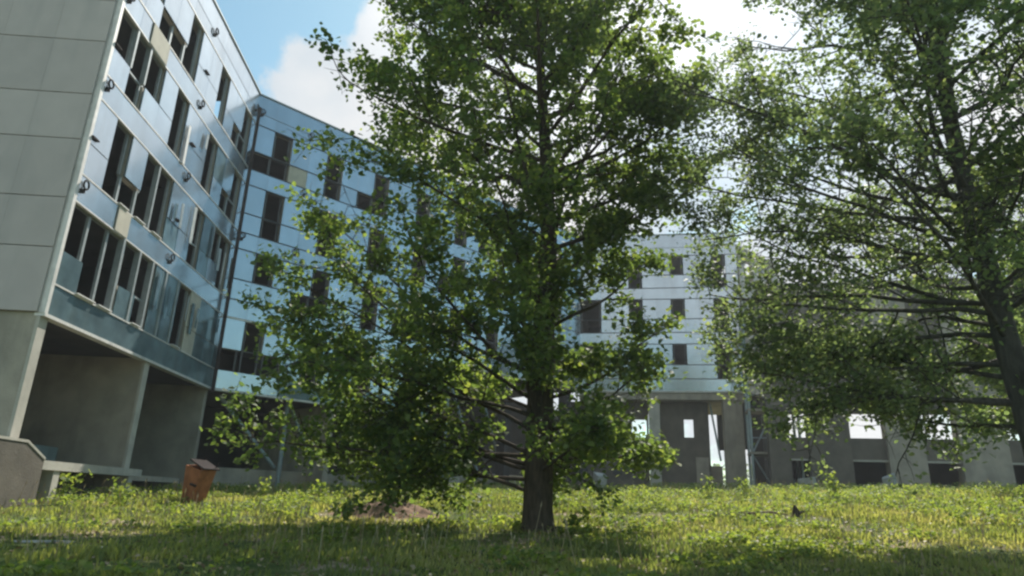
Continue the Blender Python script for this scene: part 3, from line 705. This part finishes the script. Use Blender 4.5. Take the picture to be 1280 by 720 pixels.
# --- sapling behind the soil heap
bx, by = -2.9, 20.6; bz = float(gz(bx, by))
limbs = [(bz + .5 + i * .13, i * GA, radians(35), .9 - i * .04) for i in range(10)]
trunk = [(bx, by, bz - .1, .05), (bx + .03, by, bz + .7, .04), (bx, by, bz + 1.5, .025), (bx + .05, by, bz + 2.2, .01)]
t5, n5 = grow((bx, by, bz), 'slim young tree with a bare thin stem behind the reddish soil heap', 'sapling', trunk, limbs, 51, 'leaf_main', 'bark', .12, 9, .13, name='sapling', nsec=4, ntwig=3)
print('leaves', n1, n2, n4, n5)

# ------------------------------------------------------------------ grass and weeds
r = np.random.RandomState(4)
def scatter(n_, r0, r1, a0=-50, a1=50, pw=1.0):
    u = r.rand(n_); rr2 = (r0 ** pw + u * (r1 ** pw - r0 ** pw)) ** (1 / pw); a = np.radians(r.uniform(a0, a1, n_))
    x = rr2 * np.sin(a); y = rr2 * np.cos(a); return x, y, rr2
def inside_building(x, y):
    d1 = (x - A.x) < -.1 + 0.0 * y
    p2 = (x - B.x) * W2.n.x + (y - B.y) * W2.n.y
    p3 = (x - Cc.x) * W3.n.x + (y - Cc.y) * W3.n.y
    return (d1 & (y > 17.5)) | ((p2 < .3) & (y > 30)) | ((p3 < .3) & (y > 45))
def bare(x, y):
    v = fbm(x * .5 + 3, y * .35 + 9, 3)
    s1 = 1.6 * np.exp(-(((x + 3.1) / 1.9) ** 2 + ((y - 18.9) / 1.3) ** 2) ** 2); s2 = np.exp(-(((x + 6.6) / 1.3) ** 2 + ((y - 10.6) / 1.1) ** 2)); s3 = np.exp(-(((x - 1.2) / 1.6) ** 2 + ((y - 14.2) / 1.2) ** 2)) * .6
    return np.clip((v - .53) * 6, 0, 1) * .85 + s1 + s2 * .9 + s3
x, y, rr2 = scatter(270000, 7.6, 42, pw=1.25); keep = (~inside_building(x, y)) & (r.rand(len(x)) > bare(x, y)); x = x[keep]; y = y[keep]; rr2 = rr2[keep]
z = gz(x, y); n_ = len(x); clump = fbm(x * 1.3, y * 1.3, 3); h = (.04 + .15 * clump ** 1.5 + .16 * np.clip((rr2 - 17) / 9, 0, 1) * fbm(x * .8 + 9, y * .8, 2)) * r.uniform(.6, 1.4, n_)
an = r.rand(n_) * 2 * pi; lean = r.uniform(.1, .7, n_) * h; wd = .008 + .009 * r.rand(n_) + .0004 * rr2
dx = np.cos(an); dy = np.sin(an); base = np.stack([x, y, z - .02], -1); side = np.stack([-dy, dx, 0 * dx], -1) * wd[:, None]
mid = base + np.stack([dx * lean * .35, dy * lean * .35, h * .6], -1); tip = base + np.stack([dx * lean, dy * lean, h], -1)
V = np.stack([base - side, base + side, mid + side * .7, mid - side * .7, tip], 1).reshape(-1, 3); k = np.arange(n_)[:, None] * 5
F = np.concatenate([k + [0, 1, 2], k + [0, 2, 3], k + [3, 2, 4]], 1).reshape(-1, 3)
tone = np.clip(fbm(x * .45 + 60, y * .45, 3) * 1.5 - .35 + r.normal(0, .18, n_), 0, 1)
go = np_mesh('grass', V, F, 3, 'grass_blade', tone=np.repeat(tone, 3)); go['kind'] = 'stuff'; tag(go, 'uneven uncut grass over the whole foreground', 'grass')
# broad-leaved ground weeds
x, y, rr2 = scatter(19500, 8, 40, pw=1.3); dens = fbm(x * .6 + 30, y * .6 + 2, 3) + .25 * np.clip((rr2 - 17) / 8, 0, 1)
keep = (~inside_building(x, y)) & (dens > .60) & (r.rand(len(x)) > bare(x, y)); x = x[keep]; y = y[keep]; rr2 = rr2[keep]
hh = (.10 + .30 * fbm(x * .9, y * .9 + 50, 2) * np.clip((rr2 - 14) / 9, .25, 1.3)); m_ = 11
cx = np.repeat(x, m_) + r.normal(0, .07, len(x) * m_); cy = np.repeat(y, m_) + r.normal(0, .07, len(x) * m_); cz = gz(cx, cy) + np.repeat(hh, m_) * r.uniform(.15, 1.15, len(cx))
wo = leaves_mesh('ground_weeds', np.stack([cx, cy, cz], -1), .075, 'weed_leaf', None, 77, np.repeat(r.normal(0, .12, len(x)), m_), flat=.8); wo['kind'] = 'stuff'; tag(wo, 'patchy broad-leaved weeds among the grass', 'weeds')
print('grass', n_, 'weeds', len(cx))

x, y, rr2 = scatter(5200, 8, 26, pw=1.3); keep = ~inside_building(x, y); x = x[keep]; y = y[keep]
leaf_mat('dry_leaf', [(.16, .10, .05), (.24, .17, .09), (.33, .26, .15), (.40, .34, .22)], trans=.15, tcol=(1, .9, .7))
lo = leaves_mesh('leaf_litter', np.stack([x, y, gz(x, y) + r.uniform(.01, .07, len(x))], -1), .07, 'dry_leaf', None, 78, flat=1.6); lo['kind'] = 'stuff'; tag(lo, 'fallen brown leaves scattered in the grass', 'leaf litter')
# dry seed stalks
x, y, rr2 = scatter(2600, 10, 36, pw=1.4); keep = (~inside_building(x, y)) & (fbm(x * .5 + 11, y * .5, 3) > .5); x = x[keep]; y = y[keep]; n2_ = len(x); h = r.uniform(.3, .7, n2_); an = r.rand(n2_) * 6.28
base = np.stack([x, y, gz(x, y) - .02], -1); ln_ = np.stack([np.cos(an) * h * .25, np.sin(an) * h * .25, h], -1); sdv_ = np.stack([np.ones(n2_) * .006, np.zeros(n2_), np.zeros(n2_)], -1)
V = np.stack([base - sdv_, base + sdv_, base + ln_ * .85 + sdv_ * .6, base + ln_ * .85 - sdv_ * .6, base + ln_ * .9 + sdv_ * 2.2, base + ln_ * .9 - sdv_ * 2.2, base + ln_ * 1.05], 1).reshape(-1, 3); k = np.arange(n2_)[:, None] * 7
F = np.concatenate([k + [0, 1, 2], k + [0, 2, 3], k + [5, 4, 6], k + [3, 2, 4], k + [3, 4, 5]], 1).reshape(-1, 3)
do = np_mesh('dry_stalks', V, F, 3, 'dry_leaf', tone=np.repeat(r.uniform(.4, 1, n2_), 5)); do['kind'] = 'stuff'; tag(do, 'straw-coloured seed stalks standing above the grass', 'dry stalks')

# weed plants one can tell apart
def weed(x, y, h, n_leaf, label, seed, size=.12, name='weed_plant', m='weed_leaf', wide=.25, group=None):
    z = float(gz(x, y)); o = empty(name, (x, y, z), label, 'weed', group or 'weed plants at the edge of the grass'); rr = random.Random(seed); cen = []
    for i in range(max(3, int(n_leaf / 14))):
        d = Vector((rr.gauss(0, wide), rr.gauss(0, wide), 1)).normalized(); pts = polyline(Vector((0, 0, -.03)), d, h * rr.uniform(.7, 1.1), 5, rr, .08, 0)
        v, f = tube(pts, [.009, .008, .007, .006, .005, .003], 4); link_mesh('stem', v, f, m, o)
        for j in range(14):
            f_ = rr.uniform(.2, 1) * 5; k0 = min(4, int(f_)); p = pts[k0].lerp(pts[k0 + 1], f_ - k0); cen.append(tuple(p + Vector((rr.gauss(0, .09), rr.gauss(0, .09), rr.gauss(0, .04)))))
    leaves_mesh('foliage', np.array(cen), size, m, o, seed); return o
weed(1.75, 16.1, .75, 90, 'small leafy sprout beside the foot of the big middle trunk', 1, .13, wide=.45)
weed(-9.9, 18.4, .95, 80, 'bright green weed growing in front of the ramp wall corner', 2)
weed(-11.6, 18.9, 1.0, 90, 'weed growing against the pale post under the concrete ledge', 3)
weed(-9.4, 21.8, .6, 80, 'yellow-green weed clump just left of the rusty box', 4)
weed(-7.7, 22.8, .8, 70, 'tall weed just right of the rusty box', 5)
weed(-5.9, 22.6, .8, 90, 'leafy weed to the left of the sapling, below the low boughs', 6)
weed(7.3, 25.2, 1.0, 70, 'taller pale weed in front of the square-ended right pillar', 7)
weed(2.9, 24.6, .8, 80, 'weed clump below the dark windows right of the middle trunk', 8)
weed(11.4, 24.4, 1.1, 90, 'tall pale weed in front of the concrete hall, nearest the right edge tree', 9)
weed(8.9, 25.8, .9, 80, 'bushy weed in front of the stair frame', 10)

# stump, twig, soil heap, rubble
sx, sy = 7.9, 19.3; szz = float(gz(sx, sy)) - .14
stp = empty('tree_stump', (sx, sy, szz), 'small dark broken stump standing in the grass at right', 'stump')
v, f = tube([(0, 0, -.1), (.02, 0, .12), (.05, 0, .3), (.02, .01, .46)], [.2, .13, .1, .03], 8); link_mesh('trunk', v, f, 'bark', stp, True)
v, f = tube([(.03, 0, .15), (.2, .05, .28), (.33, .05, .3)], [.06, .04, .015], 6); link_mesh('branch', v, f, 'bark', stp, True)
fx, fy = 6.2, 18.8; fz = float(gz(fx, fy))
v, f = tube([(-.8, 0, .06), (-.3, .1, .12), (.3, 0, .14), (.9, .12, .2), (1.3, 0, .16)], [.03, .05, .05, .04, .02], 6); fo = link_mesh('fallen_branch', v, f, 'dead_wood', None, True); fo.location = (fx, fy, fz); tag(fo, 'fallen reddish branch lying in the grass left of the stump', 'branch')
q = np.linspace(0, 1, 26); th = np.linspace(0, 2 * pi, 49)[:-1]
SV = [];
for a in q:
    for b_ in th:
        X = a * 1.9 * cos(b_); Y = a * 1.1 * sin(b_); hgt = .46 * (cos(a * pi) * .5 + .5) * (1 + .9 * (float(vnoise(X * 4 + 9, Y * 4 + 3)) - .5)) + .09 * (float(vnoise(X * 11, Y * 11)) - .5) * (1 - a)
        SV.append((X, Y, hgt - .03 + float(gz(-3.1 + X, 19.3 + Y)) - float(gz(-3.1, 19.3))))
SF = [(i * 48 + j, i * 48 + (j + 1) % 48, (i + 1) * 48 + (j + 1) % 48, (i + 1) * 48 + j) for i in range(25) for j in range(48)]
so_ = link_mesh('soil_heap', SV, SF, 'soil', None, True); so_.location = (-3.1, 19.3, float(gz(-3.1, 19.3))); tag(so_, 'low heap of reddish brown soil in the grass left of the middle trunk', 'soil heap')
def rock(name, x, y, s, label, m='rubble', seed=0, cat='rubble', dz=0):
    rr = random.Random(seed); mb = MB(); pts = [(sx_, sy_, sz_) for sx_ in (-1, 1) for sy_ in (-1, 1) for sz_ in (0, 1)]
    mb.box(-1, 1, -1, 1, 0, 1); mb.v = [Vector((p.x * s[0] * rr.uniform(.75, 1.1), p.y * s[1] * rr.uniform(.75, 1.1), p.z * s[2] * rr.uniform(.8, 1.15) - .04)) for p in mb.v]
    o = mb.build(name, m); o.location = (x, y, float(gz(x, y)) + dz); o.rotation_euler = (rr.uniform(-.1, .1), rr.uniform(-.1, .1), rr.uniform(0, 3)); tag(o, label, cat, {'concrete_block': 'pale blocks standing at the foot of the buildings', 'concrete_lump': 'pale concrete fragments in the grass'}.get(name)); return o
rock('concrete_lump', -6.9, 10.9, (.42, .22, .05), 'flat pale concrete slab lying in the grass at lower left', seed=1)
rock('concrete_lump', -5.8, 10.6, (.20, .12, .04), 'smaller pale fragment beside the flat slab at lower left', seed=2)
rock('concrete_block', 4.9, 36.5, (.35, .3, .9), 'white block standing in front of the wall right of the middle trunk', seed=4)
rock('concrete_block', -2.4, 33.5, (.3, .25, .9), 'white block glimpsed under the boughs left of the middle trunk', seed=5)
rock('concrete_block', 15.6, 36.0, (.4, .3, .7), 'pale block at the foot of the concrete hall, left pier gap', seed=6)
rock('concrete_block', 19.6, 35.6, (.4, .3, .8), 'pale block at the foot of the concrete hall, right pier gap', seed=7)

# rusty steel box with its lid ajar
az = radians(-23.7); bx, by = 23.3 * sin(az), 23.3 * cos(az); bz = float(gz(bx, by))
bz -= .12
rb = empty('rusty_box', (bx, by, bz), 'leaning orange rusty steel box with its lid raised, beside the ledge', 'steel box')
rb.rotation_euler = (radians(4), radians(13), radians(-28))
T_ = .02
def shell_box(w0, d0, h0, w1, d1):
    v = []
    for (ww, dd, hh_) in ((w0, d0, 0), (w1, d1, h0)):
        for a, c in ((-1, -1), (1, -1), (1, 1), (-1, 1)): v.append((a * ww / 2, c * dd / 2, hh_))
    for (ww, dd, hh_) in ((w0 - .06, d0 - .06, .05), (w1 - .06, d1 - .06, h0)):
        for a, c in ((-1, -1), (1, -1), (1, 1), (-1, 1)): v.append((a * ww / 2, c * dd / 2, hh_))
    f = [(0, 3, 2, 1)] + [(i, (i + 1) % 4, (i + 1) % 4 + 4, i + 4) for i in range(4)] + [(4 + i, 4 + (i + 1) % 4, 12 + (i + 1) % 4, 12 + i) for i in range(4)] + [(8 + i, 12 + i, 12 + (i + 1) % 4, 8 + (i + 1) % 4) for i in range(4)] + [(8, 9, 10, 11)]
    return v, f
v, f = shell_box(.46, .42, 1.2, .72, .55); o = link_mesh('body', v, f, 'rust', rb)
q = MB(); q.box(-.36, .36, -.3, .3, 0, .04); o = q.build('lid', 'dark_steel', rb); o.location = (.06, .05, 1.28); o.rotation_euler = (radians(-5), radians(10), 0)
q = MB(); q.bar((-.3, .25, 1.2), (-.28, .28, 1.45), .02, 5); q.bar((.3, .25, 1.2), (.36, .28, 1.42), .02, 5); q.build('hinge', 'dark_steel', rb)
q = MB(); q.box(.1, .36, -.345, -.30, .72, .78); q.build('latch', 'dark_steel', rb)
for sx_ in (-.22, .22):
    q = MB(); q.box(sx_ - .04, sx_ + .04, -.2, .2, -.25, -.001); q.build('foot', 'dark_steel', rb)

# far tree line behind everything, low on the horizon
r = np.random.RandomState(9); P = []
for i in range(9000):
    a = radians(r.uniform(-50, 60)); R_ = r.uniform(150, 185); hh_ = r.rand() ** .7 * (6 + 4 * float(vnoise(a * 14, 1.0)))
    P.append((R_ * sin(a), R_ * cos(a), 1.0 + hh_))
fo = leaves_mesh('far_woods', np.array(P), 1.1, 'leaf_grey', None, 5); fo['kind'] = 'stuff'; tag(fo, 'distant low woodland seen through the open storeys', 'woods')

# thin haze volume added to lift the dark tones
hm = bpy.data.materials.new('haze'); hm.use_nodes = True; t = hm.node_tree; t.nodes.remove(t.nodes['Principled BSDF'])
pv = t.nodes.new('ShaderNodeVolumePrincipled'); pv.inputs['Color'].default_value = (.92, .96, 1, 1); pv.inputs['Density'].default_value = .0010; pv.inputs['Anisotropy'].default_value = .3
t.links.new(pv.outputs[0], t.nodes['Material Output'].inputs['Volume']); MATS['haze'] = hm
q = MB(); q.box(-230, 230, -60, 260, -8, 26); hz = q.build('haze', 'haze'); hz['kind'] = 'stuff'; tag(hz, 'thin added haze lifting the dark tones over the whole yard', 'haze')
